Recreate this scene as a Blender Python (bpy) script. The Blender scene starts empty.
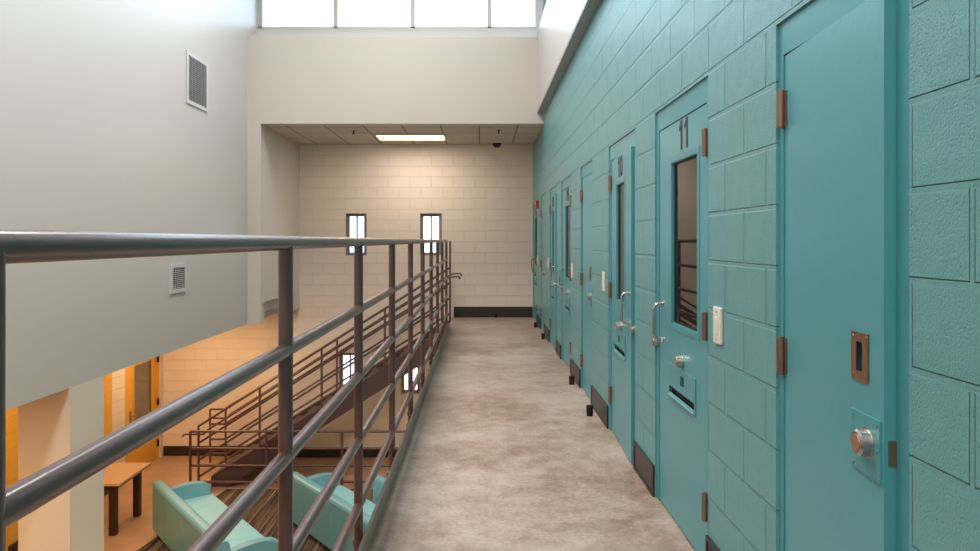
import bpy, bmesh, math
from mathutils import Vector, Matrix
S = bpy.context.scene
COL = S.collection

# ---------------------------------------------------------------- helpers
def lin(c):
    c = c / 255.0
    return c / 12.92 if c <= 0.04045 else ((c + 0.055) / 1.055) ** 2.4
def rgb(r, g, b): return (lin(r), lin(g), lin(b), 1.0)

def obj(name, bm, mat, parent=None, smooth=False):
    bmesh.ops.recalc_face_normals(bm, faces=bm.faces[:])
    me = bpy.data.meshes.new(name)
    bm.to_mesh(me); bm.free()
    for m in (mat if isinstance(mat, (list, tuple)) else [mat]): me.materials.append(m)
    if smooth:
        for p in me.polygons: p.use_smooth = True
    o = bpy.data.objects.new(name, me)
    COL.objects.link(o)
    if parent is not None: o.parent = parent
    return o
def tag(o, label, cat, group=None):
    o['label'] = label; o['category'] = cat
    if group: o['group'] = group
    return o
def struct(o, label=None, cat=None):
    o['kind'] = 'structure'
    if label: o['label'] = label
    if cat: o['category'] = cat
    return o
def thing(name, label, cat, loc=(0, 0, 0), rz=0.0, group=None):
    o = bpy.data.objects.new(name, None); COL.objects.link(o)
    o.empty_display_size = 0.1
    o.location = loc; o.rotation_euler = (0, 0, rz)
    return tag(o, label, cat, group)
def dup(root, label=None, loc=None, rz=None):
    r = root.copy(); COL.objects.link(r)
    if loc is not None: r.location = loc
    if rz is not None: r.rotation_euler = (0, 0, rz)
    if label: r['label'] = label
    for ch in list(root.children):
        c = ch.copy(); COL.objects.link(c); c.parent = r
        for g in list(ch.children):
            d = g.copy(); COL.objects.link(d); d.parent = c
    return r

def box(bm, x0, x1, y0, y1, z0, z1, bevel=0.0, seg=2):
    r = bmesh.ops.create_cube(bm, size=1.0)
    vs = r['verts']
    for v in vs:
        v.co = Vector(((x0 + x1) / 2 + v.co.x * (x1 - x0), (y0 + y1) / 2 + v.co.y * (y1 - y0), (z0 + z1) / 2 + v.co.z * (z1 - z0)))
    if bevel > 0:
        es = list({e for v in vs for e in v.link_edges})
        bmesh.ops.bevel(bm, geom=es, offset=bevel, segments=seg, profile=0.5, affect='EDGES')
def newbox(*a, **k):
    bm = bmesh.new(); box(bm, *a, **k); return bm
def tube(bm, p, q, r, n=16, cap=True, r2=None):
    p = Vector(p); q = Vector(q); d = (q - p)
    L = d.length; d.normalize()
    up = Vector((0, 0, 1)) if abs(d.z) < 0.95 else Vector((1, 0, 0))
    a = d.cross(up).normalized(); b = d.cross(a)
    r2 = r if r2 is None else r2
    A = []; B = []
    for i in range(n):
        t = 2 * math.pi * i / n
        o = a * math.cos(t) + b * math.sin(t)
        A.append(bm.verts.new(p + o * r)); B.append(bm.verts.new(q + o * r2))
    for i in range(n):
        f = bm.faces.new((A[i], A[(i + 1) % n], B[(i + 1) % n], B[i])); f.smooth = True
    if cap:
        for R in (A, B):
            for e in bm.faces.new(R).edges: e.smooth = False
def polytube(bm, pts, r, n=14):
    pts = [Vector(p) for p in pts]
    rings = []
    prev = None
    for i, p in enumerate(pts):
        if i == 0: d = pts[1] - pts[0]
        elif i == len(pts) - 1: d = pts[-1] - pts[-2]
        else: d = (pts[i + 1] - p).normalized() + (p - pts[i - 1]).normalized()
        d.normalize()
        if prev is None:
            up = Vector((0, 0, 1)) if abs(d.z) < 0.9 else Vector((1, 0, 0))
            a = d.cross(up).normalized()
        else:
            a = (prev - d * prev.dot(d)).normalized()
        prev = a
        b = d.cross(a)
        rings.append([bm.verts.new(p + (a * math.cos(2 * math.pi * k / n) + b * math.sin(2 * math.pi * k / n)) * r) for k in range(n)])
    for A, B in zip(rings, rings[1:]):
        for k in range(n):
            f = bm.faces.new((A[k], A[(k + 1) % n], B[(k + 1) % n], B[k])); f.smooth = True
    for R in (rings[0], rings[-1]):
        for e in bm.faces.new(R).edges: e.smooth = False
def prism(bm, pts, mp, w0, w1):
    A = [bm.verts.new(mp(u, v, w0)) for u, v in pts]
    B = [bm.verts.new(mp(u, v, w1)) for u, v in pts]
    n = len(pts)
    bm.faces.new(A); bm.faces.new(B)
    for i in range(n): bm.faces.new((A[i], A[(i + 1) % n], B[(i + 1) % n], B[i]))
def panel(bm, u0, u1, v0, v1, holes, w0, w1, mp):
    """a wall slab with rectangular holes (ua,ub,va,vb)"""
    us = sorted({u0, u1} | {min(max(h[k], u0), u1) for h in holes for k in (0, 1)})
    vs = sorted({v0, v1} | {min(max(h[k], v0), v1) for h in holes for k in (2, 3)})
    cache = {}
    def V(i, j, k):
        if (i, j, k) not in cache: cache[(i, j, k)] = bm.verts.new(mp(us[i], vs[j], (w0, w1)[k]))
        return cache[(i, j, k)]
    nu, nv = len(us) - 1, len(vs) - 1
    def solid(i, j):
        if not (0 <= i < nu and 0 <= j < nv): return False
        cu = (us[i] + us[i + 1]) / 2; cv = (vs[j] + vs[j + 1]) / 2
        return not any(h[0] < cu < h[1] and h[2] < cv < h[3] for h in holes)
    for i in range(nu):
        for j in range(nv):
            if not solid(i, j): continue
            for k in (0, 1): bm.faces.new((V(i, j, k), V(i + 1, j, k), V(i + 1, j + 1, k), V(i, j + 1, k)))
            if not solid(i - 1, j): bm.faces.new((V(i, j, 0), V(i, j + 1, 0), V(i, j + 1, 1), V(i, j, 1)))
            if not solid(i + 1, j): bm.faces.new((V(i + 1, j, 0), V(i + 1, j + 1, 0), V(i + 1, j + 1, 1), V(i + 1, j, 1)))
            if not solid(i, j - 1): bm.faces.new((V(i, j, 0), V(i + 1, j, 0), V(i + 1, j, 1), V(i, j, 1)))
            if not solid(i, j + 1): bm.faces.new((V(i, j + 1, 0), V(i + 1, j + 1, 0), V(i + 1, j + 1, 1), V(i, j + 1, 1)))
YZ = lambda u, v, w: (w, u, v)      # wall running along Y
XZ = lambda u, v, w: (u, w, v)      # wall running along X

# ---------------------------------------------------------------- materials
def mat(name, color, rough=0.5, metal=0.0, spec=0.5, coat=0.0, coat_rough=0.1):
    m = bpy.data.materials.new(name); m.use_nodes = True
    b = m.node_tree.nodes['Principled BSDF']
    b.inputs['Base Color'].default_value = color
    b.inputs['Roughness'].default_value = rough
    b.inputs['Metallic'].default_value = metal
    b.inputs['Specular IOR Level'].default_value = spec
    b.inputs['Coat Weight'].default_value = coat
    b.inputs['Coat Roughness'].default_value = coat_rough
    return m
def N(m, t): return m.node_tree.nodes.new(t)
def L(m, a, b): m.node_tree.links.new(a, b)
def P(m): return m.node_tree.nodes['Principled BSDF']
def mathn(m, op, a=None, b=None):
    n = N(m, 'ShaderNodeMath'); n.operation = op
    for i, x in enumerate((a, b)):
        if x is None: continue
        if isinstance(x, (int, float)): n.inputs[i].default_value = x
        else: L(m, x, n.inputs[i])
    return n.outputs[0]
def noise(m, scale, detail=3.0, rough=0.55, vec=None):
    n = N(m, 'ShaderNodeTexNoise')
    n.inputs['Scale'].default_value = scale; n.inputs['Detail'].default_value = detail; n.inputs['Roughness'].default_value = rough
    if vec is None:
        tc = N(m, 'ShaderNodeTexCoord'); vec = tc.outputs['Object']
    L(m, vec, n.inputs['Vector'])
    return n.outputs['Fac']
def bump(m, h, strength, dist):
    b = N(m, 'ShaderNodeBump'); b.inputs['Strength'].default_value = strength; b.inputs['Distance'].default_value = dist
    L(m, h, b.inputs['Height']); L(m, b.outputs['Normal'], P(m).inputs['Normal'])
def ramp(m, fac, stops):
    r = N(m, 'ShaderNodeValToRGB')
    while len(r.color_ramp.elements) < len(stops): r.color_ramp.elements.new(0.5)
    for e, (p, c) in zip(r.color_ramp.elements, stops): e.position = p; e.color = c
    L(m, fac, r.inputs['Fac'])
    return r.outputs['Color']
def painted(name, color, rough=0.45, nscale=60, nd=0.0006, **k):
    m = mat(name, color, rough, **k)
    bump(m, noise(m, nscale, 2.0), 0.5, nd)
    return m
def block(name, color, plane, su, sv, rough=0.5, joint=0.006, pit=0.0015, mortar=0.006, pitscale=95, color2=None, **k):
    m = mat(name, color, rough, **k)
    tc = N(m, 'ShaderNodeTexCoord'); sx = N(m, 'ShaderNodeSeparateXYZ'); L(m, tc.outputs['Object'], sx.inputs[0])
    u = mathn(m, 'SUBTRACT', sx.outputs['Y' if plane == 'yz' else 'X'], su - 40 * 0.4064)
    v = mathn(m, 'SUBTRACT', sx.outputs['Z'], sv - 40 * 0.2032)
    cb = N(m, 'ShaderNodeCombineXYZ'); L(m, u, cb.inputs[0]); L(m, v, cb.inputs[1])
    br = N(m, 'ShaderNodeTexBrick'); L(m, cb.outputs[0], br.inputs['Vector'])
    br.inputs['Scale'].default_value = 1.0
    br.inputs['Mortar Size'].default_value = mortar
    br.inputs['Mortar Smooth'].default_value = 0.35
    br.inputs['Brick Width'].default_value = 0.4064
    br.inputs['Row Height'].default_value = 0.2032
    br.inputs['Bias'].default_value = 0.0
    br.offset = 0.5
    c2 = color2 or tuple(min(1, c * 0.98) for c in color[:3]) + (1,)
    br.inputs['Color1'].default_value = color; br.inputs['Color2'].default_value = c2
    br.inputs['Mortar'].default_value = tuple(c * 0.94 for c in color[:3]) + (1,)
    L(m, br.outputs['Color'], P(m).inputs['Base Color'])
    inv = mathn(m, 'SUBTRACT', 1.0, br.outputs['Fac'])
    n1 = noise(m, pitscale, 2.0, 0.6)
    n2 = noise(m, 9.0, 2.0)
    n3 = mathn(m, 'MULTIPLY', mathn(m, 'ADD', mathn(m, 'MULTIPLY', mathn(m, 'MINIMUM', n1, 0.46), 2.2), mathn(m, 'MULTIPLY', n1, 0.35)), pit / joint)
    h = mathn(m, 'ADD', mathn(m, 'ADD', inv, n3), mathn(m, 'MULTIPLY', n2, 0.25))
    bump(m, h, 1.0, joint)
    return m

TEAL = rgb(104, 164, 168)
M_tealblock = block('teal_block_paint', TEAL, 'yz', 2.4268, 0.133, rough=0.34, joint=0.022, pit=0.0036, pitscale=150, mortar=0.010, color2=tuple(c * 0.96 for c in TEAL[:3]) + (1,))
M_teal = painted('teal_door_paint', rgb(80, 156, 165), 0.33, 35, 0.0009)
M_tealframe = painted('teal_frame_paint', rgb(74, 151, 159), 0.35, 35, 0.0007)
M_creamblock = block('cream_block_paint', rgb(240, 225, 211), 'xz', 0.1, 0.0, rough=0.5, joint=0.004, pit=0.0008, mortar=0.005)
M_creamblock_y = block('cream_block_paint_side', rgb(224, 207, 190), 'yz', 0.1, 0.0, rough=0.5, joint=0.004, pit=0.0008, mortar=0.005)
M_mustardblock = block('mustard_block_paint', rgb(222, 166, 66), 'yz', 0.05, 0.0, rough=0.5, joint=0.004, pit=0.0008, mortar=0.005)
M_mustard = painted('mustard_door_paint', rgb(224, 166, 56), 0.4)
M_white = painted('white_wall_paint', rgb(200, 195, 189), 0.36, 12, 0.002)
M_cream = painted('cream_wall_paint', rgb(212, 204, 194), 0.6, 20, 0.001)
M_pier = painted('pier_paint', rgb(226, 214, 196), 0.5, 20, 0.001)
M_dark = mat('dark_base_rubber', rgb(44, 36, 36), 0.4)
M_trim = mat('grey_metal_trim', rgb(170, 170, 166), 0.5, 0.3)
M_black = mat('black_rubber', rgb(18, 18, 19), 0.6)
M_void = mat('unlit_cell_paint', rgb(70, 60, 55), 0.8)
M_slot = mat('dark_steel', rgb(26, 26, 28), 0.6, 0.2)
M_rail = painted('brown_rail_paint', rgb(98, 70, 66), 0.28, 40, 0.0006, spec=0.6, coat=0.35, coat_rough=0.25)
M_stair = painted('brown_stair_paint', rgb(82, 62, 62), 0.45, 40, 0.0005)
M_toe = painted('toe_plate_paint', rgb(160, 150, 138), 0.4, 30, 0.0006, metal=0.2)
M_bronze = mat('bronze_hinge_metal', rgb(150, 126, 112), 0.42, 0.85)
M_copper = mat('copper_toned_steel', rgb(166, 138, 124), 0.3, 0.95)
M_key = mat('worn_key_face', rgb(190, 164, 154), 0.35, 0.9)
M_steel = mat('brushed_steel', rgb(196, 186, 182), 0.26, 0.95)
M_num = mat('brown_number_paint', rgb(88, 52, 50), 0.5)
M_plastic = mat('white_plastic', rgb(232, 228, 218), 0.35)
M_red = mat('red_plastic', rgb(200, 30, 40), 0.35)
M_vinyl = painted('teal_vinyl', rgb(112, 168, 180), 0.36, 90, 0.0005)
M_vinyl_lit = painted('teal_vinyl_seat', rgb(144, 200, 208), 0.36, 90, 0.0005)  # lighter copy of the vinyl, light on the seats put into the colour
M_wood = mat('dark_wood', rgb(52, 32, 26), 0.45)
M_top = painted('beige_laminate', rgb(206, 168, 132), 0.35)
M_tile = mat('ceiling_tile', rgb(214, 202, 188), 0.8)
M_alum = mat('window_aluminium', rgb(206, 200, 192), 0.45, 0.0)
M_slit = mat('slit_window_frame', rgb(150, 136, 124), 0.5)
M_ltframe = mat('white_metal', rgb(225, 220, 210), 0.45)
M_louv = mat('louver_metal', rgb(206, 204, 204), 0.45)
M_duct = mat('duct_dark', rgb(40, 40, 44), 0.7)

# suspended tiles: 0.61 m grid of thin tee bars
m = M_tile
tc = N(m, 'ShaderNodeTexCoord'); br = N(m, 'ShaderNodeTexBrick'); mp_ = N(m, 'ShaderNodeMapping')
mp_.inputs['Location'].default_value = (10 * 0.61 + 0.02, -10.95 + 20 * 0.61 + 0.25, 0)
L(m, tc.outputs['Object'], mp_.inputs['Vector']); L(m, mp_.outputs[0], br.inputs['Vector'])
br.offset = 0.0
for k_, v_ in (('Scale', 1.0), ('Mortar Size', 0.011), ('Mortar Smooth', 0.1), ('Brick Width', 0.61), ('Row Height', 0.61)): br.inputs[k_].default_value = v_
br.inputs['Color1'].default_value = rgb(214, 202, 188); br.inputs['Color2'].default_value = rgb(206, 194, 180); br.inputs['Mortar'].default_value = rgb(128, 112, 98)
L(m, br.outputs['Color'], P(m).inputs['Base Color'])

# concrete walkway: mottled grey-tan, worn sheen
M_conc = mat('sealed_concrete', rgb(160, 145, 128), 0.4)
m = M_conc
n1 = noise(m, 0.9, 6.0, 0.68); n2 = noise(m, 6.0, 7.0, 0.75); n3 = noise(m, 45, 4.0, 0.7)
mix = mathn(m, 'ADD', mathn(m, 'MULTIPLY', n1, 0.48), mathn(m, 'ADD', mathn(m, 'MULTIPLY', n2, 0.34), mathn(m, 'MULTIPLY', n3, 0.18)))
L(m, ramp(m, mix, [(0.38, rgb(122, 98, 83)), (0.455, rgb(154, 131, 116)), (0.515, rgb(174, 154, 140)), (0.58, rgb(188, 174, 163)), (0.68, rgb(170, 138, 118))]), P(m).inputs['Base Color'])
rr = mathn(m, 'ADD', mathn(m, 'MULTIPLY', n2, 0.4), 0.18)
L(m, rr, P(m).inputs['Roughness'])
bump(m, mathn(m, 'ADD', n2, n3), 0.3, 0.002)
M_low = mat('tan_concrete', rgb(176, 138, 110), 0.4)
m = M_low
n1 = noise(m, 1.5, 4.0)
L(m, ramp(m, n1, [(0.35, rgb(168, 134, 108)), (0.65, rgb(192, 156, 128))]), P(m).inputs['Base Color'])
# striped carpet
M_carpet = mat('striped_carpet', rgb(80, 60, 50), 0.95, spec=0.1)
m = M_carpet
tc = N(m, 'ShaderNodeTexCoord'); mp_ = N(m, 'ShaderNodeMapping')
mp_.inputs['Rotation'].default_value = (0, 0, math.radians(12)); mp_.inputs['Scale'].default_value = (46, 0.5, 1)
L(m, tc.outputs['Object'], mp_.inputs['Vector'])
n1 = noise(m, 1.0, 2.0, 0.7, mp_.outputs[0])
L(m, ramp(m, n1, [(0.34, rgb(44, 38, 36)), (0.46, rgb(70, 58, 52)), (0.53, rgb(116, 98, 80)), (0.58, rgb(60, 50, 45)), (0.66, rgb(160, 136, 110))]), P(m).inputs['Base Color'])
bump(m, noise(m, 300, 1.0), 0.4, 0.003)

# glass
def glass_mat(name, ior, tint):
    m = bpy.data.materials.new(name); m.use_nodes = True
    nt = m.node_tree; nt.nodes.clear()
    out = nt.nodes.new('ShaderNodeOutputMaterial'); mx = nt.nodes.new('ShaderNodeMixShader')
    tr = nt.nodes.new('ShaderNodeBsdfTransparent'); gl = nt.nodes.new('ShaderNodeBsdfGlossy'); fr = nt.nodes.new('ShaderNodeFresnel')
    tr.inputs[0].default_value = tint; gl.inputs['Roughness'].default_value = 0.02; fr.inputs['IOR'].default_value = ior
    nt.links.new(fr.outputs[0], mx.inputs[0]); nt.links.new(tr.outputs[0], mx.inputs[1]); nt.links.new(gl.outputs[0], mx.inputs[2])
    nt.links.new(mx.outputs[0], out.inputs[0])
    return m
M_glass = glass_mat('clear_glazing', 1.45, (0.94, 0.96, 0.97, 1))
M_cellglass = glass_mat('security_glazing', 2.6, (0.5, 0.45, 0.42, 1))
M_doorglass = glass_mat('door_glazing', 5.0, (0.8, 0.8, 0.78, 1))
def emit(name, color, st):
    m = mat(name, color, 0.5)
    P(m).inputs['Emission Color'].default_value = color; P(m).inputs['Emission Strength'].default_value = st
    return m
M_diff = emit('lit_diffuser', (1.0, 0.86, 0.66, 1), 3.0)

# ---------------------------------------------------------------- dimensions (metres; eye at the origin column, looking along +Y)
EYE = 1.443
XR = 0.98            # teal wall face
XL = -3.604          # hall left wall face
YG = 10.95           # gable / bulkhead wall face
YB = 13.3            # far block wall
YN = -8.0            # wall behind
ZLOW = -2.63         # lower floor
ZS = 3.25            # alcove ceiling
ZROOF = 6.9
TOPD = 2.157         # head of door openings

# door openings along the teal wall (near edge, far edge)
NARROW = [(1.619, 2.348), (6.215, 6.92), (10.815, 11.52)]
CELLS = [(3.05, 3.976, 'near', '11'), (4.49, 5.416, 'far', '10'), (7.65, 8.576, 'near', '09'), (9.09, 10.016, 'far', '08'), (12.25, 13.176, 'near', '07')]

# ---------------------------------------------------------------- room shell
struct(obj('floor', newbox(-0.53, XR + 0.15, YN, YB, -0.25, 0.0), M_conc), 'stained sealed concrete walkway of the upper level', 'floor')
struct(obj('floor', newbox(-6.2, XR + 0.15, YN, 13.6, ZLOW - 0.2, ZLOW), M_low), 'tan concrete floor of the lower level', 'floor')

bm = bmesh.new()
panel(bm, YN, YB, 0.0, 3.437, [(a, b, -1, TOPD) for a, b in NARROW] + [(c[0], c[1], -1, TOPD) for c in CELLS], XR, XR + 0.15, YZ)
struct(obj('wall_right', bm, M_tealblock), 'teal painted block wall with cell doors', 'wall')
struct(obj('wall_right_lower', newbox(XR, XR + 0.15, YN, 13.6, ZLOW, -0.25), M_tealblock), 'teal block wall under the walkway', 'wall')
# the unlit cells behind the doors
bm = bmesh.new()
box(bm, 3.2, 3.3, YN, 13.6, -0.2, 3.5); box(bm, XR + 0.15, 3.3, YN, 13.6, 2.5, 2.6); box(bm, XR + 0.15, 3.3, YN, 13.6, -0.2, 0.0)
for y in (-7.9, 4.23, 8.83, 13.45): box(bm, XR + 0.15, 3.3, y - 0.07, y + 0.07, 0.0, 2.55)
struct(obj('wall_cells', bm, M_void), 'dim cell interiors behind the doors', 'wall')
# white upper wall on the right with its grey metal underside and clerestory openings
clere = [(-2.4 + 2.2 * k, -0.5 + 2.2 * k, 5.1, 6.6) for k in range(6)]
clere_r = [(-2.6 + 2.01 * k, -0.65 + 2.01 * k, 4.66, 6.5) for k in range(7)]
bm = bmesh.new()
panel(bm, YN, 11.6, 3.437, ZROOF, clere_r, 0.883, XR + 0.15, YZ)
struct(obj('wall_right_upper', bm, M_white), 'white upper wall above the teal blocks', 'wall')
struct(obj('trim_1', newbox(0.876, XR, YN, YG, 3.405, 3.44), M_trim), 'grey metal edge under the white upper wall', 'trim')
# left wall of the hall, hanging above the low lounge
bm = bmesh.new()
panel(bm, YN, 11.6, 0.15, ZROOF, clere, XL, XL - 0.16, YZ)
struct(obj('wall_left', bm, M_white), 'tall white hall wall on the left', 'wall')
# gable bulkhead, its pier and the sloped sill
bm = bmesh.new()
box(bm, XL, -3.40, YG, YG + 0.16, 0.15, ZS)
box(bm, XL, XR + 0.15, YG, YG + 0.16, ZS, 4.59)
struct(obj('wall_front', bm, M_cream), 'cream bulkhead wall under the high windows', 'wall')
bm = bmesh.new()
prism(bm, [(YG, 4.585), (YG + 0.012, 4.565), (11.56, 4.565), (11.56, 4.885), (11.47, 4.885)], lambda u, v, w: (w, u, v), XL, 0.883)
struct(obj('trim_2', bm, M_cream), 'sloped cream sill below the high windows', 'trim')
struct(obj('wall_front_upper', newbox(XL, 0.883, 11.45, 11.6, 6.5, ZROOF), M_cream))
# roof and near wall
struct(obj('ceiling', newbox(XL - 0.16, XR + 0.15, YN, 11.6, ZROOF, ZROOF + 0.15), M_cream), 'white roof ceiling of the hall', 'ceiling')
struct(obj('wall_back', newbox(-6.2, XR + 0.15, YN - 0.15, YN, ZLOW, ZROOF), M_cream), 'cream wall behind the viewer', 'wall')
# alcove: ceiling, left side, far wall
struct(obj('ceiling_alcove', newbox(-3.6, XR + 0.15, YG + 0.16, YB + 0.2, ZS, ZS + 0.15), M_tile), 'suspended tile ceiling of the far alcove', 'ceiling')
bm = bmesh.new(); box(bm, -3.604, -3.50, YG + 0.16, YB, 0.29, ZS)
struct(obj('wall_alcove_inner', bm, M_cream), 'recessed lower band of the alcove side wall', 'wall')
bm = bmesh.new(); box(bm, -3.50, -3.40, YG + 0.16, YB, 0.476, ZS); box(bm, -3.50, -3.395, 12.85, YB, 0.17, 0.476)
struct(obj('wall_alcove', bm, M_cream), 'cream side wall of the far alcove', 'wall')
SL = [(-2.53, -2.14, 1.165, 1.955), (-1.137, -0.727, 1.165, 1.955), (-2.657, -2.265, -1.435, -0.665), (-1.495, -1.135, -1.435, -0.665)]
bm = bmesh.new()
panel(bm, -4.16, XR + 0.15, ZLOW, ZS, SL, YB, YB + 0.2, XZ)
struct(obj('wall_far', bm, M_creamblock), 'cream painted block wall at the far end', 'wall')
struct(obj('wall_far_lower', newbox(-6.2, -4.16, 13.4, 13.6, ZLOW, 0.15), M_creamblock), 'block wall at the back of the low lounge', 'wall')
# low lounge: ceiling slab, side wall with yellow doors
struct(obj('ceiling_lounge', newbox(-6.2, XL - 0.02, YN, 13.6, 0.151, 0.5), M_cream), 'low ceiling above the lounge edge', 'ceiling')
bm = bmesh.new(); panel(bm, YN, 11.53, ZLOW, 0.15, [(7.98, 8.93, ZLOW - 1, -0.49)], -6.0, -6.2, YZ)
struct(obj('wall_left_lower', bm, M_mustardblock), 'mustard painted block wall of the lower level', 'wall')
bm = bmesh.new(); panel(bm, 11.53, 13.4, ZLOW, 0.15, [(11.95, 13.30, ZLOW - 1, -0.44)], -6.0, -6.2, YZ)
struct(obj('wall_left_corner', bm, M_creamblock_y), 'pale block strip beside the yellow door', 'wall')
bm = bmesh.new(); box(bm, -7.3, -7.2, 7.4, 16.0, ZLOW, 0.3); box(bm, -7.2, -6.0, 15.9, 16.0, ZLOW, 0.3); box(bm, -7.2, -6.2, 7.4, 7.5, ZLOW, 0.3); box(bm, -7.3, -6.0, 7.4, 16.0, 0.15, 0.3); box(bm, -6.2, -6.1, 13.6, 16.0, ZLOW, 0.3)
box(bm, -7.3, -6.1, 7.4, 16.0, ZLOW - 0.15, ZLOW - 0.001)
struct(obj('wall_corridor', bm, M_creamblock_y), 'block walls of the corridor behind the yellow door', 'wall')
struct(obj('pier', newbox(-4.06, XL, 6.216, 6.777, ZLOW, 0.15), M_pier), 'pale square pier beside the table on the lower level', 'pier')

# bases
def base(name, x0, x1, y0, y1, z0, h, label):
    struct(obj(name, newbox(x0, x1, y0, y1, z0, z0 + h, bevel=0.003), M_dark), label, 'baseboard')
base('baseboard_far', -0.50, XR, YB - 0.012, YB, 0.0, 0.2, 'dark base along the far wall of the walkway')
base('baseboard_far_lower', -4.16, XR, YB - 0.012, YB, ZLOW, 0.185, 'dark base along the far wall of the lower level')
base('baseboard_far_corner', -6.0, -4.16, 13.388, 13.4, ZLOW, 0.185, 'dark base at the lounge corner')
base('baseboard_left', -6.0, -5.988, 8.99, 11.95, ZLOW, 0.185, 'dark base along the mustard wall')
edges = sorted(NARROW + [(c[0], c[1]) for c in CELLS])
segs = [(YN, edges[0][0])] + [(edges[i][1], edges[i + 1][0]) for i in range(len(edges) - 1)]
where = ['nearest the viewer', 'between the narrow door and door 11', 'between doors 11 and 10', 'between door 10 and the narrow door', 'before door 09', 'between doors 09 and 08', 'past door 08', 'before door 07']
for i, (a, b) in enumerate(segs):
    bm = bmesh.new()
    box(bm, XR - 0.008, XR, a + 0.008, b - 0.008, 0.005, 0.172, bevel=0.002)
    panel(bm, a + 0.004, b - 0.004, 0.002, 0.176, [(a + 0.02, b - 0.02, 0.018, 0.16)], XR - 0.013, XR, YZ)
    struct(obj('trim_%d' % (i + 3), bm, M_dark), 'dark brown base panel ' + where[i], 'baseboard')

# ---------------------------------------------------------------- windows
# high gable window: bronze-grey frame with four panes in view
w = bpy.data.objects.new('window_1', None); COL.objects.link(w); struct(w, 'band of high clerestory panes above the bulkhead', 'window')
bm = bmesh.new()
zb, zt, yw = 4.885, 6.5, 11.47
box(bm, XL, XL + 0.065, yw, yw + 0.09, zb, zt)
box(bm, XL, 0.883, yw, yw + 0.09, zb, zb + 0.022); box(bm, XL, 0.883, yw, yw + 0.09, zt - 0.05, zt)
mx = [-2.353, -1.1, 0.146]
for x in mx: box(bm, x - 0.034, x + 0.034, yw, yw + 0.09, zb, zt)
obj('window_frame', bm, M_alum, w)
xs = [XL + 0.065] + mx + [0.883]
for i in range(4): obj('window_pane', newbox(xs[i], xs[i + 1], yw + 0.05, yw + 0.056, zb, zt), M_glass, w)
# slit windows
slab = ['left slit window high in the far wall', 'right slit window high in the far wall', 'left slit window low behind the stair', 'right slit window low under the stair']
for i, (a, b, c, d) in enumerate(SL):
    w = bpy.data.objects.new('window_%d' % (i + 2), None); COL.objects.link(w); w.location = ((a + b) / 2, YB, c)
    struct(w, slab[i], 'window')
    hw, h = (b - a) / 2, d - c
    bm = bmesh.new()
    panel(bm, -hw, hw, 0, h, [(-hw + 0.06, hw - 0.06, 0.055, h - 0.06)], 0.06, 0.13, XZ)
    box(bm, -0.016, 0.016, 0.08, 0.12, 0.045, h - 0.05)
    obj('window_frame', bm, M_slit, w)
    bm = bmesh.new(); box(bm, -hw + 0.045, hw - 0.045, 0.1, 0.106, 0.045, h - 0.05)
    obj('window_pane', bm, M_glass, w)
    bm = bmesh.new(); panel(bm, -hw, hw, 0, h, [(-hw + 0.012, hw - 0.012, 0.012, h - 0.012)], -0.002, 0.07, XZ)
    obj('window_lining', bm, M_slit, w)
# clerestory glazing along both sides of the hall
for s, x, lst in (('left', XL - 0.08, clere), ('right', 1.0, clere_r)):
    for k, (a, b, c, d) in enumerate(lst):
        w = obj('window_%d' % (6 + k + (6 if s == 'right' else 0)), newbox(x - 0.003, x + 0.003, a, b, c, d), M_glass)
        struct(w)

# ---------------------------------------------------------------- doors on the teal wall
def glyphs(text, h, wd):
    cu = bpy.data.curves.new('tmp', 'FONT'); cu.body = text; cu.size = 1.0; cu.extrude = 0.0; cu.space_character = 1.2; cu.offset = -0.004
    to = bpy.data.objects.new('tmp', cu); COL.objects.link(to)
    dg = bpy.context.evaluated_depsgraph_get(); me = bpy.data.meshes.new_from_object(to.evaluated_get(dg))
    bpy.data.objects.remove(to)
    bm = bmesh.new(); bm.from_mesh(me); bpy.data.meshes.remove(me)
    x0 = min(v.co.x for v in bm.verts); x1 = max(v.co.x for v in bm.verts)
    y0 = min(v.co.y for v in bm.verts); y1 = max(v.co.y for v in bm.verts)
    for v in bm.verts:
        v.co.x = ((v.co.x - x0) / (x1 - x0) - 0.5) * wd; v.co.y = ((v.co.y - y0) / (y1 - y0) - 0.5) * h
    g = bmesh.ops.extrude_face_region(bm, geom=bm.faces[:])
    bmesh.ops.translate(bm, vec=(0, 0, 0.003), verts=[e for e in g['geom'] if isinstance(e, bmesh.types.BMVert)])
    return bm
def number_mesh(num):
    out = bmesh.new(); x = 0.0
    for ch in num:
        if ch == '1':
            g = bmesh.new(); prism(g, [(-0.003, -0.0735), (0.018, -0.0735), (0.018, 0.0735), (0.003, 0.0735), (-0.028, 0.045), (-0.028, 0.024), (-0.003, 0.044)], lambda u, v, w: (u, v, w), 0, 0.003); wd = 0.056
        else:
            g = glyphs(ch, 0.147, 0.084); wd = 0.084
        g.transform(Matrix.Translation((x + wd / 2, 0, 0)))
        me = bpy.data.meshes.new('t'); g.to_mesh(me); g.free(); out.from_mesh(me); bpy.data.meshes.remove(me)
        x += wd + 0.034
    out.transform(Matrix.Translation((-(x - 0.034) / 2, 0, 0)))
    return out
TXT = Matrix(((0, 0, -1, 0), (-1, 0, 0, 0), (0, 1, 0, 0), (0, 0, 0, 1)))   # text plane -> wall facing -X

def hinge_mesh(sgn):
    """knuckle barrel plus leaf plate; sgn is the direction (along Y) of the leaf"""
    bm = bmesh.new()
    for a, b in ((0.0, 0.022), (0.0232, 0.0918), (0.093, 0.115)): tube(bm, (-0.013, 0, a), (-0.013, 0, b), 0.0135, 16)
    tube(bm, (-0.013, 0, -0.004), (-0.013, 0, 0.119), 0.010, 12)
    box(bm, -0.006, 0.0, min(0, sgn * 0.024), max(0, sgn * 0.024), 0.0, 0.115)
    box(bm, -0.006, 0.0, min(0, -sgn * 0.012), max(0, -sgn * 0.012), 0.0, 0.115)
    return bm

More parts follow.
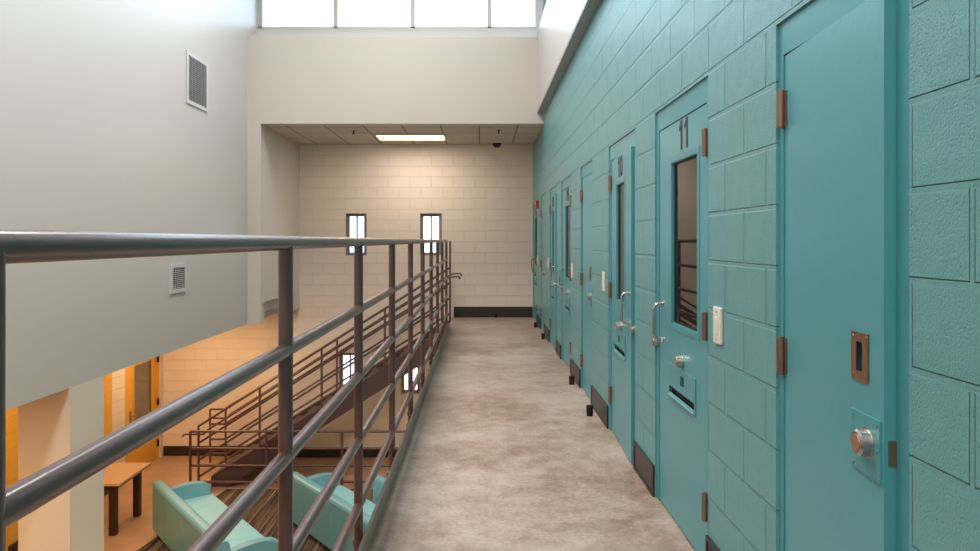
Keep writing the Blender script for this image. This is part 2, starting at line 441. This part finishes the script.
dn = [0]
def door_root(y0, y1, label):
    dn[0] += 1
    r = bpy.data.objects.new('door_%d' % dn[0], None); COL.objects.link(r)
    r.location = (XR, (y0 + y1) / 2, 0); struct(r, label, 'door')
    return r
def frame_and_leaf(r, y0, y1, hinge, ajar, holes, fwn=0.05, fwf=0.05):
    hw = (y1 - y0) / 2
    yn, yf = -hw + fwn, hw - fwf                # clear opening, near and far edge
    bm = bmesh.new()
    panel(bm, -hw, hw, 0.0, TOPD, [(yn, yf, -1, TOPD - 0.108)], 0.010, 0.13, YZ)
    box(bm, 0.062, 0.13, yn, yn + 0.016, 0.0, TOPD - 0.108); box(bm, 0.062, 0.13, yf - 0.016, yf, 0.0, TOPD - 0.108)
    box(bm, 0.062, 0.13, yn, yf, TOPD - 0.124, TOPD - 0.108)
    obj('door_frame', bm, M_tealframe, r)
    for a_, b_ in ((yn, yn + 0.010), (yf - 0.010, yf)): obj('door_seal', newbox(0.056, 0.0625, a_, b_, 0.0, TOPD - 0.112), M_black, r)  # black strips stand in for the shade in the gap around the leaf
    sg = 1 if hinge == 'far' else -1           # hinge side along +Y or -Y
    piv = yf - 0.003 if sg > 0 else yn + 0.003
    lf_w = yf - yn - 0.006
    # leaf in hinge coordinates: runs from 0 to -sg*lf_w
    ya, yb = sorted((0.0, -sg * lf_w))
    bm = bmesh.new()
    panel(bm, ya, yb, 0.012, TOPD - 0.112, holes, 0.0, 0.045, YZ)
    leaf = obj('door_leaf', bm, M_teal, r)
    leaf.location = (0.014, piv, 0); leaf.rotation_euler = (0, 0, -sg * math.radians(ajar))
    for z in (0.22, 1.01, 1.815):
        h = obj('hinge', hinge_mesh(-sg), M_bronze, r); h.location = (0.014, piv + sg * 0.004, z); h['label'] = 'bronze toned door hinge'
    return leaf, piv, sg, lf_w
def cylinder_lock(parent, y, z, r=0.033, out=0.045, x=0.0):
    bm = bmesh.new()
    tube(bm, (x + 0.004, y, z), (x - 0.006, y, z), r * 1.1, 28)
    tube(bm, (x - 0.004, y, z), (x - out, y, z), r, 28, r2=r * 0.97)
    tube(bm, (x - out, y, z), (x - out - 0.004, y, z), r * 0.97, 28, r2=r * 0.82)
    o = obj('lock_cylinder', bm, M_steel, parent)
    bm = bmesh.new()
    tube(bm, (x - out - 0.003, y, z), (x - out - 0.0055, y, z), r * 0.62, 24)
    k = obj('key_face', bm, M_key, o)
    bm = bmesh.new(); box(bm, x - out - 0.0065, x - out - 0.003, y - 0.003, y + 0.003, z - 0.012, z + 0.012)
    tube(bm, (x - out - 0.003, y, z + 0.008), (x - out - 0.0067, y, z + 0.008), 0.006, 12)
    return o
def sub(name, bm, m_, parent): return obj(name, bm, m_, parent)

def cell_door(y0, y1, hinge, num, ajar, label):
    r = door_root(y0, y1, label)
    yc = (y0 + y1) / 2
    sg = 1 if hinge == 'far' else -1
    hw = (y1 - y0) / 2
    piv = sg * (hw - 0.053)
    # local helper: offset from centre toward the latch side -> leaf coordinate
    def lc(yl): return -sg * yl - piv           # yl measured from the door centre toward the latch edge
    wn, wf = sorted((lc(-0.272), lc(0.165))) if hinge == 'near' else sorted((lc(-0.175), lc(0.158)))      # window lite
    sn, sf = sorted((lc(-0.25), lc(0.21)))
    qn, qf = sorted((lc(-0.07), lc(-0.005)))
    holes = [(wn, wf, 1.015, 1.845), (sn + 0.004, sf - 0.004, 0.638, 0.700), (qn - 0.008, qf + 0.008, 0.714, 0.780)]
    leaf, _, _, lw = frame_and_leaf(r, y0, y1, hinge, ajar, holes)
    # lite frame: outer moulding and the inner stop with bolts
    bm = bmesh.new()
    panel(bm, wn - 0.03, wf + 0.03, 0.985, 1.875, [(wn, wf, 1.015, 1.845)], -0.003, 0.0, YZ)
    panel(bm, wn, wf, 1.015, 1.845, [(wn + 0.004, wf - 0.004, 1.019, 1.841)], 0.0, 0.012, YZ)
    for z in (1.04, 1.16, 1.3, 1.44, 1.58, 1.72, 1.82):
        tube(bm, (0.005, wf - 0.003, z), (0.005, wf - 0.008, z), 0.0045, 8); tube(bm, (0.005, wn + 0.003, z), (0.005, wn + 0.008, z), 0.0045, 8)
    wfr = obj('window_frame', bm, M_tealframe, leaf)
    bm = bmesh.new(); panel(bm, wn, wf, 1.015, 1.845, [(wn + 0.016, wf - 0.024, 1.03, 1.832)], 0.0115, 0.0145, YZ)
    obj('gasket', bm, M_black, wfr)
    obj('window_glass', newbox(0.0145, 0.020, wn, wf, 1.015, 1.845), M_cellglass, leaf)
    # number
    nb = number_mesh(num)
    nb.transform(Matrix.Translation((-0.0005, (wn + wf) / 2, 1.965)) @ TXT)
    obj('door_number', nb, M_num, leaf)['label'] = 'brown painted number ' + num
    # pull handle on the latch side
    yh = lc(lw / 2 - 0.07)
    bm = bmesh.new()
    polytube(bm, [(0.0, yh, 1.10), (-0.03, yh, 1.10), (-0.044, yh, 1.09), (-0.05, yh, 1.07), (-0.05, yh, 1.0), (-0.05, yh, 0.935), (-0.044, yh, 0.915), (-0.03, yh, 0.905), (0.0, yh, 0.905)], 0.0085)
    for z in (1.10, 0.905):
        tube(bm, (0.0, yh, z), (-0.006, yh, z), 0.017, 14)
    obj('pull_handle', bm, M_steel, leaf)['label'] = 'bent steel pull handle'
    cylinder_lock(leaf, lc(-0.03 if hinge == 'near' else 0.03), 0.847, 0.030, 0.030)
    # food pass plate with its slot
    bm = bmesh.new()
    panel(bm, sn, sf, 0.632, 0.805, [(sn + 0.012, sf - 0.012, 0.650, 0.688), (qn, qf, 0.722, 0.772)], -0.006, 0.0, YZ)
    fp = obj('food_pass', bm, M_tealframe, leaf)
    obj('slot_backing', newbox(0.012, 0.016, sn + 0.005, sf - 0.005, 0.640, 0.79), M_slot, fp)
    bm = bmesh.new(); prism(bm, [(0.0, 0.652), (-0.012, 0.640), (-0.012, 0.634), (0.0, 0.644)], lambda u, v, w: (u, w, v), sn + 0.012, sf - 0.012)
    obj('slot_lip', bm, M_tealframe, fp)
    # key cylinder on the latch jamb
    cylinder_lock(r, -sg * (hw - 0.024), 0.876, 0.022, 0.026, 0.010)
    return r

def chase_door(y0, y1, ajar, label):
    r = door_root(y0, y1, label)
    hw = (y1 - y0) / 2; piv = hw - 0.037
    lc = lambda yl: -yl - piv                     # yl from centre toward the near (latch) edge
    pn, pf = sorted((lc(0.137), lc(0.224)))
    leaf, _, _, lw = frame_and_leaf(r, y0, y1, 'far', ajar, [(pn + 0.010, pf - 0.010, 1.096, 1.199)], 0.066, 0.034)
    bm = bmesh.new()
    panel(bm, pn, pf, 1.086, 1.209, [(pn + 0.028, pf - 0.028, 1.11, 1.185)], -0.004, 0.001, YZ)
    for y in (pn + 0.010, pf - 0.010):
        for z in (1.098, 1.197): tube(bm, (-0.003, y, z), (-0.0055, y, z), 0.0042, 10)
    pl = obj('flush_pull', bm, M_copper, leaf); pl['label'] = 'copper toned recessed pull plate'
    obj('pull_pocket', newbox(0.020, 0.026, pn + 0.004, pf - 0.004, 1.09, 1.205), M_slot, pl)
    ln, lf = sorted((lc(0.140), lc(0.284)))
    bm = bmesh.new(); box(bm, -0.005, 0.001, ln, lf, 0.858, 1.008, bevel=0.0012)
    for y in (ln + 0.012, lf - 0.012):
        for z in (0.87, 0.933, 0.996): tube(bm, (-0.004, y, z), (-0.0075, y, z), 0.004, 8)
    obj('lock_plate', bm, M_tealframe, leaf)
    cylinder_lock(leaf, lc(0.222), 0.940, 0.034, 0.028)
    obj('latch_bolt', newbox(0.010, 0.033, -lw - 0.004, -lw + 0.002, 0.905, 0.965), M_bronze, leaf)
    return r

chase_door(*NARROW[0], 2.9, 'narrow teal service door standing ajar nearest the viewer')
cell_door(*CELLS[0], 0.0, 'closed teal cell door numbered 11 with a glass lite')
cell_door(*CELLS[1], 1.9, 'teal cell door numbered 10 standing slightly ajar')
chase_door(*NARROW[1], 0.3, 'narrow teal service door between doors 10 and 09')
cell_door(*CELLS[2], 0.0, 'closed teal cell door numbered 09')
cell_door(*CELLS[3], 1.9, 'teal cell door numbered 08 standing slightly ajar')
chase_door(*NARROW[2], 0.3, 'narrow teal service door farthest along the walkway')
cell_door(*CELLS[4], 0.0, 'last teal cell door at the far corner')

# yellow doors of the lower level
def yellow_door(y0, y1, ztop, label, glazed):
    dn[0] += 1
    r = bpy.data.objects.new('door_%d' % dn[0], None); COL.objects.link(r); struct(r, label, 'door')
    bm = bmesh.new()
    nj = 0.22 if glazed else 0.06
    panel(bm, y0, y1, ZLOW, ztop, [(y0 + nj, y1 - 0.06, ZLOW - 1, ztop - 0.08)], -6.04 if glazed else -5.985, -6.15, YZ)
    obj('door_frame', bm, M_mustard, r)
    a, b, zt = y0 + nj + 0.005, y1 - 0.065, ztop - 0.085
    bm = bmesh.new()
    hole = [(a + 0.19, b - 0.19, -1.72, -0.74)] if glazed else []
    panel(bm, a, b, ZLOW + 0.01, zt, hole, -6.06 if glazed else -6.01, -6.11, YZ)
    leaf = obj('door_leaf', bm, M_mustard, r)
    if glazed:
        bm = bmesh.new(); panel(bm, a + 0.17, b - 0.17, -1.74, -0.72, [(a + 0.2, b - 0.2, -1.71, -0.75)], -6.05, -6.06, YZ)
        obj('window_frame', bm, M_mustard, leaf)
        obj('window_glass', newbox(-6.08, -6.074, a + 0.19, b - 0.19, -1.72, -0.74), M_doorglass, leaf)
        bm = bmesh.new(); box(bm, -6.06, -6.05, a + 0.05, a + 0.10, -1.75, -1.52, bevel=0.003)
        polytube(bm, [(-6.05, a + 0.075, -1.6), (-6.005, a + 0.075, -1.6), (-6.0, a + 0.085, -1.6), (-6.0, a + 0.19, -1.605)], 0.011)
        obj('lever_handle', bm, M_bronze, leaf)
    for z in (-0.83, -1.63, -2.4):
        bm = bmesh.new(); tube(bm, (-6.03 if glazed else -5.975, b + 0.004, z), (-6.03 if glazed else -5.975, b + 0.004, z + 0.12), 0.02, 10)
        obj('hinge', bm, M_slot, r)
yellow_door(11.95, 13.30, -0.44, 'yellow glazed door at the lower lounge corner', True)
yellow_door(7.98, 8.93, -0.49, 'yellow door nearer the viewer on the lower level', False)

# ---------------------------------------------------------------- walkway railing
RX = -0.56; RR = 0.0208
posts = [0.798, 2.035, 3.25, 4.48, 5.66, 6.85, 8.03, 9.19, 10.36, 11.6]
posts = [-7.5, -6.3, -5.12, -3.94, -2.76, -1.58, -0.376] + posts
RZ = [1.436, 1.128, 0.821, 0.525, 0.225]
rail = thing('guard_railing', 'brown steel pipe railing with five rails along the open walkway edge', 'railing', (RX, 5, 0))
def rl(name, bm, m_): 
    o = obj(name, bm, m_, rail); o.location = (-RX, -5, 0); return o
for y in posts:
    bm = bmesh.new(); tube(bm, (RX, y, -0.2), (RX, y, RZ[0] - 0.005), RR, 20)
    p = rl('post', bm, M_rail)
    bm = bmesh.new(); tube(bm, (RX, y, 0.045), (RX, y, 0.075), RR * 1.28, 20)
    box(bm, RX - 0.03, -0.532, y - 0.03, y + 0.03, -0.15, -0.02)
    c = obj('mounting_collar', bm, M_rail, p)
for i, z in enumerate(RZ):
    bm = bmesh.new()
    if i == 0:
        polytube(bm, [(RX, -7.9, z), (RX, 4, z), (RX, 11.57, z), (RX, 11.595, z - 0.006), (RX, 11.602, z - 0.03)], RR, 24)
    else:
        for a, b in zip([-7.9] + posts, posts):
            tube(bm, (RX, a, z), (RX, b, z), RR, 24, cap=False)
    rl('rail', bm, M_rail)
    # weld collars
bm = bmesh.new(); box(bm, -0.530, -0.516, YN + 0.02, 11.6, 0.0, 0.108)
tp = rl('toe_plate', bm, M_toe)
bm = bmesh.new(); box(bm, -0.545, -0.531, YN + 0.02, YB, -0.3, -0.002)
struct(obj('trim_11', bm, M_stair), 'brown steel edge channel of the walkway', 'trim')

# ---------------------------------------------------------------- stair
X0, RUN, RISE = -4.45, 0.28, 2.63 / 15
st = thing('staircase', 'brown steel staircase rising to the far end of the walkway', 'staircase', (-2.5, 12.3, ZLOW))
def stp(name, bm, m_, parent=st):
    o = obj(name, bm, m_, parent); o.location = (2.5, -12.3, -ZLOW); return o
pts = [(X0, ZLOW), (X0, -2.455), (-0.548, 0.0), (-0.548, -0.34), (-4.17, ZLOW)]
for y0 in (11.70, 12.95):
    bm = bmesh.new(); prism(bm, pts, XZ, y0, y0 + 0.05); stp('stringer', bm, M_stair)
for i in range(14):
    z = ZLOW + RISE * (i + 1); x = X0 + RUN * i
    bm = bmesh.new(); box(bm, x, min(x + RUN + 0.02, -0.55), 11.75, 12.95, z - 0.04, z); box(bm, x, x + 0.006, 11.75, 12.95, z - RISE, z - 0.04)
    stp('tread', bm, M_stair)
SLP = 2.63 / 4.2
line = lambda x, h: -2.455 + (x - X0) * 0.6275 + h
sr_r = 0.019
def stair_rail(y, far, label):
    t = thing('stair_railing', label, 'railing', (-2.6, y, ZLOW), group='stair railings')
    def add(name, bm):
        o = obj(name, bm, M_rail, t); o.location = (2.6, -y, -ZLOW); return o
    xs_ = [-4.67, -3.655, -2.63, -1.585] + ([-0.56] if far else [])
    for x in xs_:
        bm = bmesh.new()
        zb_ = ZLOW if x < X0 else line(x, -0.02)
        zt_ = 1.436 if x > -0.7 else line(x, 0.96)
        if x > -0.7: zb_ = -0.15
        tube(bm, (x, y, zb_), (x, y, zt_), sr_r, 14); add('post', bm)
    for h in (0.96, 0.68, 0.40, 0.12):
        bm = bmesh.new(); tube(bm, (-4.67, y, line(-4.67, h)), (-0.565 if far else -0.58, y, line(-0.565, h)), sr_r, 14); add('rail', bm)
    if far:
        bm = bmesh.new(); tube(bm, (-4.956, y, ZLOW), (-4.956, y, -1.65), sr_r, 14); add('post', bm)
        for z in (-1.65, -1.92, -2.2, -2.46):
            bm = bmesh.new(); tube(bm, (-4.956, y, z), (-4.67, y, z), sr_r, 14); add('rail', bm)
    yi = y + (-0.09 if far else 0.09)
    bm = bmesh.new()
    polytube(bm, [(-4.93, y, -1.80), (-4.94, yi, -1.79), (-4.62, yi, -1.79), (-4.55, yi, line(-4.55, 0.80)), (-0.62, yi, line(-0.62, 0.83)), (-0.50, yi, 0.84), (-0.36, yi, 0.84), (-0.345, yi, 0.80)], 0.017, 12)
    for x in xs_[:4]:
        tube(bm, (x, y, line(x, 0.75)), (x, yi, line(x, 0.80)), 0.008, 8)
    add('handrail', bm)
stair_rail(11.725, False, 'sloping brown pipe railing on the near side of the stair')
stair_rail(12.975, True, 'sloping brown pipe railing on the wall side of the stair')

# guard in front of the stair foot
g = thing('floor_railing', 'low brown pipe railing on the lounge floor in front of the stair', 'railing', (-2.27, 11.6, ZLOW))
def gp(name, bm):
    o = obj(name, bm, M_rail, g); o.location = (2.27, -11.6, -ZLOW)
for x in (-4.755, -3.51, -2.27, -1.02, 0.22):
    bm = bmesh.new(); tube(bm, (x, 11.6, ZLOW), (x, 11.6, ZLOW + 0.945), 0.022, 14); gp('post', bm)
for h in (0.945, 0.667, 0.386, 0.118):
    bm = bmesh.new(); tube(bm, (-4.755, 11.6, ZLOW + h), (0.22, 11.6, ZLOW + h), 0.021, 14); gp('rail', bm)

# ---------------------------------------------------------------- wall furniture
def switch(y, z, label):
    t = thing('wall_switch', label, 'switch', (XR, y, z), group='white wall switches beside the cell doors')
    bm = bmesh.new(); box(bm, -0.012, 0.0, -0.045, 0.045, -0.075, 0.075, bevel=0.004); obj('cover_plate', bm, M_plastic, t)
    bm = bmesh.new(); box(bm, -0.017, -0.011, -0.017, 0.017, -0.035, 0.035, bevel=0.002)
    obj('rocker', bm, M_plastic, t)
    bm = bmesh.new()
    bm.free()
    for s in (-1, 1):
        bm = bmesh.new(); tube(bm, (-0.011, 0, s * 0.055), (-0.0135, 0, s * 0.055), 0.005, 10)
        obj('screw', bm, M_steel, t)
switch(2.905, 1.095, 'white switch plate between the narrow near door and door 11')
switch(5.60, 1.12, 'white switch plate just past door 10')
switch(7.53, 1.12, 'white switch plate just before door 09')
switch(10.17, 1.12, 'white switch plate just past door 08')
switch(12.12, 1.12, 'white switch plate just before the last cell door')

t = thing('alarm_strobe', 'small red alarm strobe high on the teal wall near the far corner', 'alarm', (XR, 11.95, 2.05))
obj('housing', newbox(-0.05, 0.0, -0.05, 0.05, -0.07, 0.07, bevel=0.008), M_red, t)
bm = bmesh.new(); tube(bm, (-0.05, 0, 0.02), (-0.065, 0, 0.02), 0.025, 14); obj('lens', bm, M_plastic, t)

def stop(x, y, label):
    t = thing('door_stop', label, 'door stop', (x, y, 0), group='black floor door stops')
    bm = bmesh.new(); tube(bm, (0, 0, 0), (0, 0, 0.03), 0.026, 14); obj('stop_base', bm, M_black, t)
    bm = bmesh.new(); tube(bm, (0, 0, 0.028), (0, 0, 0.085), 0.028, 16)
    obj('bumper', bm, M_black, t)
stop(0.9, 5.83, 'black floor door stop nearest the viewer, past door 10')
stop(0.915, 7.1, 'black floor door stop before door 09')
stop(0.915, 10.35, 'black floor door stop past door 08')
stop(0.915, 11.75, 'black floor door stop farthest away')
stop(-0.02 + 0.30, YB - 0.05, 'black floor door stop at the far wall base')

def vent(y0, y1, z0, z1, label, n):
    t = thing('wall_vent', label, 'vent', (XL, (y0 + y1) / 2, z0))
    hw, h = (y1 - y0) / 2, z1 - z0
    bm = bmesh.new(); panel(bm, -hw, hw, 0, h, [(-hw + 0.045, hw - 0.045, 0.045, h - 0.045)], 0.0, 0.02, YZ); obj('vent_frame', bm, M_louv, t)
    bm = bmesh.new(); box(bm, 0.0005, 0.003, -hw + 0.04, hw - 0.04, 0.04, h - 0.04); obj('duct', bm, M_duct, t)
    bm = bmesh.new()
    ww, hh = 2 * hw - 0.09, h - 0.09
    for k in range(n):
        z = 0.045 + hh * (k + 0.5) / n
        prism(bm, [(0.005, z + 0.0015), (0.005, z + 0.0045), (0.017, z + 0.0015), (0.017, z - 0.0015)], lambda u, v, w: (u, w, v), -hw + 0.045, hw - 0.045)
    nv = int(ww / 0.045)
    for k in range(1, nv): 
        y = -hw + 0.045 + ww * k / nv; box(bm, 0.004, 0.010, y - 0.0025, y + 0.0025, 0.045, h - 0.045)
    obj('louver', bm, M_louv, t)
vent(8.653, 9.316, 3.13, 3.77, 'large white louvered vent high on the left wall', 22)
vent(8.20, 8.64, 0.825, 1.17, 'small white louvered vent low on the left wall below the rail line', 11)

t = thing('ceiling_light', 'rectangular lit ceiling panel in the alcove tile ceiling', 'ceiling light', (-1.2, 12.28, ZS))
bm = bmesh.new(); panel(bm, -0.60, 0.60, -0.30, 0.30, [(-0.57, 0.57, -0.27, 0.27)], -0.03, 0.0, lambda u, v, w: (u, v, w)); obj('light_frame', bm, M_ltframe, t)
obj('diffuser', newbox(-0.57, 0.57, -0.27, 0.27, -0.024, -0.018), M_diff, t)
t = thing('security_camera', 'dark dome camera on the alcove ceiling', 'camera', (0.30, 12.94, ZS))
bm = bmesh.new(); tube(bm, (0, 0, 0), (0, 0, -0.03), 0.105, 28); obj('camera_base', bm, M_ltframe, t)
bm = bmesh.new(); bmesh.ops.create_uvsphere(bm, u_segments=24, v_segments=12, radius=0.085)
bmesh.ops.delete(bm, geom=[v for v in bm.verts if v.co.z > 0.001], context='VERTS')
bmesh.ops.translate(bm, vec=(0, 0, -0.03), verts=bm.verts[:])
obj('camera_dome', bm, mat('smoked_dome', rgb(20, 20, 22), 0.1), t, True)
def sprinkler(x, y, label):
    t = thing('sprinkler', label, 'sprinkler', (x, y, ZS), group='ceiling sprinklers')
    bm = bmesh.new(); tube(bm, (0, 0, 0), (0, 0, -0.012), 0.04, 18); obj('escutcheon', bm, M_steel, t)
    bm = bmesh.new(); tube(bm, (0, 0, -0.012), (0, 0, -0.05), 0.012, 12); tube(bm, (0, 0, -0.05), (0, 0, -0.054), 0.028, 14); obj('deflector', bm, M_slot, t)
sprinkler(-2.09, 11.65, 'small sprinkler on the alcove ceiling left of the lit panel')
sprinkler(0.30, 11.58, 'small sprinkler on the alcove ceiling in front of the dome camera')

# ---------------------------------------------------------------- lounge furniture
bm = bmesh.new()
prism(bm, [(-4.15, 11.58), (-4.30, 10.6), (-4.55, 9.0), (-4.95, 6.6), (0.6, 6.6), (0.6, 11.58)], lambda u, v, w: (u, v, w), ZLOW, ZLOW + 0.008)
tag(obj('carpet', bm, M_carpet), 'brown carpet with fine dark and tan stripes under the teal sofas', 'carpet')

def sofa(loc, length, label, seats, name='sofa', cat='sofa'):
    t = thing(name, label, cat, (loc[0], loc[1], ZLOW + 0.008), math.radians(-51), group='teal vinyl lounge seats')
    D, H, A = 0.78, 0.73, 0.60
    # back: outer shell with rounded top
    bm = bmesh.new()
    prof = [(0.0, 0.07), (0.0, H - 0.05), (0.012, H - 0.02), (0.035, H - 0.004), (0.07, H), (0.11, H - 0.004), (0.135, H - 0.02), (0.15, H - 0.05), (0.19, 0.40), (0.19, 0.07)]
    prism(bm, prof, lambda u, v, w: (w, u, v), 0.0, length)
    for e_ in ():
        pass
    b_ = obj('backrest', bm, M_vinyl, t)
    for k in range(1, seats):
        x = length * k / seats
        bm = bmesh.new(); box(bm, x - 0.003, x + 0.003, -0.002, 0.002, 0.08, H - 0.06)
        obj('seam_welt', bm, M_vinyl, b_)
    # arms: bowed top, rounded edges
    for x0 in (0.0, length - 0.12):
        bm = bmesh.new()
        pr = [(0.12, 0.07), (0.12, A - 0.03), (0.25, A + 0.005), (0.40, A + 0.02), (0.55, A + 0.02), (0.66, A + 0.005), (0.72, A - 0.03), (D - 0.02, A - 0.08), (D - 0.01, 0.07)]
        prism(bm, pr, lambda u, v, w: (w, u, v), x0, x0 + 0.12)
        bmesh.ops.bevel(bm, geom=[e for e in bm.edges if abs(e.verts[0].co.x - e.verts[1].co.x) < 1e-5], offset=0.022, segments=3, profile=0.5, affect='EDGES')
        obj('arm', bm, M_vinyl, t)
    sw = (length - 0.24) / seats
    for k in range(seats):
        a = 0.12 + sw * k
        bm = bmesh.new(); box(bm, a + 0.003, a + sw - 0.003, 0.17, D, 0.25, 0.43, bevel=0.025, seg=3)
        obj('seat_cushion', bm, M_vinyl_lit, t)
    obj('seat_base', newbox(0.12, length - 0.12, 0.19, D - 0.03, 0.07, 0.25), M_vinyl, t)
    for x in (0.08, length - 0.08):
        for y in (0.07, D - 0.09):
            bm = bmesh.new(); box(bm, x - 0.03, x + 0.03, y - 0.03, y + 0.03, 0.0, 0.075); obj('foot', bm, M_black, t)
    return t
sofa((-4.54, 9.80), 2.6, 'teal vinyl sofa with its back to the pier and table', 4)
sofa((-2.75, 10.16), 2.6, 'teal vinyl sofa nearer the walkway seen through the railing', 4)
sofa((-1.52, 10.0), 0.9, 'teal vinyl armchair half hidden below the walkway edge', 1, 'armchair', 'armchair')

t = thing('side_table', 'beige topped table with thick dark legs beside the pier', 'table', (-5.42, 10.14, ZLOW))
tw, td = 0.49, 0.46
obj('tabletop', newbox(-tw, tw, -td, td, 0.71, 0.75, bevel=0.006), M_top, t)
bm = bmesh.new(); panel(bm, -tw + 0.12, tw - 0.12, -td + 0.10, td - 0.10, [(-tw + 0.15, tw - 0.15, -td + 0.13, td - 0.13)], 0.62, 0.71, lambda u, v, w: (u, v, w)); obj('apron', bm, M_wood, t)
for sx in (-1, 1):
    for sy in (-1, 1):
        x, y = sx * (tw - 0.15), sy * (td - 0.12)
        obj('leg', newbox(x - 0.045, x + 0.045, y - 0.045, y + 0.045, 0.0, 0.71, bevel=0.004), M_wood, t)

# ---------------------------------------------------------------- light
def area(name, loc, sx, sy, power, color, rot=(0, 0, 0)):
    l = bpy.data.lights.new(name, 'AREA'); l.shape = 'RECTANGLE'; l.size = sx; l.size_y = sy; l.energy = power; l.color = color
    o = bpy.data.objects.new(name, l); o.location = loc; o.rotation_euler = rot; COL.objects.link(o); return o
WARM = (1.0, 0.65, 0.34)
area('alcove_lamp', (-1.2, 12.28, ZS - 0.035), 1.12, 0.52, 13, (1.0, 0.87, 0.74))
for i, y in enumerate((4.5, 8.4, 11.9)): area('lounge_lamp', (-4.9, y, 0.13), 1.2, 0.6, 27, WARM)
for i, y in enumerate((3.0, 7.0, 11.0)): area('lower_walkway_lamp', (0.25, y, -0.28), 0.6, 1.2, 26, (1.0, 0.70, 0.42))
# added fill lights under the hall roof, out of view, no real fixtures
for y, pw, sp in ((-5.5, 190, 179), (-1.0, 60, 170), (4.0, 70, 115), (7.9, 90, 150)):
    o_ = area('hall_lamp', (-1.4, y, ZROOF - 0.2), 1.2, 1.2, pw, (1.0, 0.95, 0.88)); o_.data.spread = math.radians(sp)
# portals steer the sky light through the glazing
def portal(loc, sx, sy, rot):
    o = area('sky_portal', loc, sx, sy, 1, (1, 1, 1), rot); o.data.cycles.is_portal = True
portal((-1.36, 11.62, 5.7), 4.4, 1.6, (math.radians(-90), 0, 0))
portal((XL - 0.2, 4.0, 5.97), 1.25, 13.0, (0, math.radians(-90), 0))
portal((1.2, 4.4, 5.58), 1.9, 14.2, (0, math.radians(90), 0))

W = bpy.data.worlds.new('sky'); S.world = W; W.use_nodes = True
bg = W.node_tree.nodes['Background']
bg.inputs['Color'].default_value = (0.70, 0.85, 1.0, 1); bg.inputs['Strength'].default_value = 3.0

# ---------------------------------------------------------------- camera
cam = bpy.data.cameras.new('camera'); co = bpy.data.objects.new('camera', cam); COL.objects.link(co)
co.location = (0, 0, EYE); co.rotation_euler = (math.radians(90), 0, 0)
cam.sensor_width = 36; cam.lens = 36 * 708 / 980
cam.shift_x = 9.5 / 980; cam.shift_y = -35 / 980
cam.clip_start = 0.02
S.camera = co
vs = S.view_settings
vs.view_transform = 'Standard'; vs.look = 'None'; vs.gamma = 1.0; vs.use_curve_mapping = False; vs.exposure = 0.72
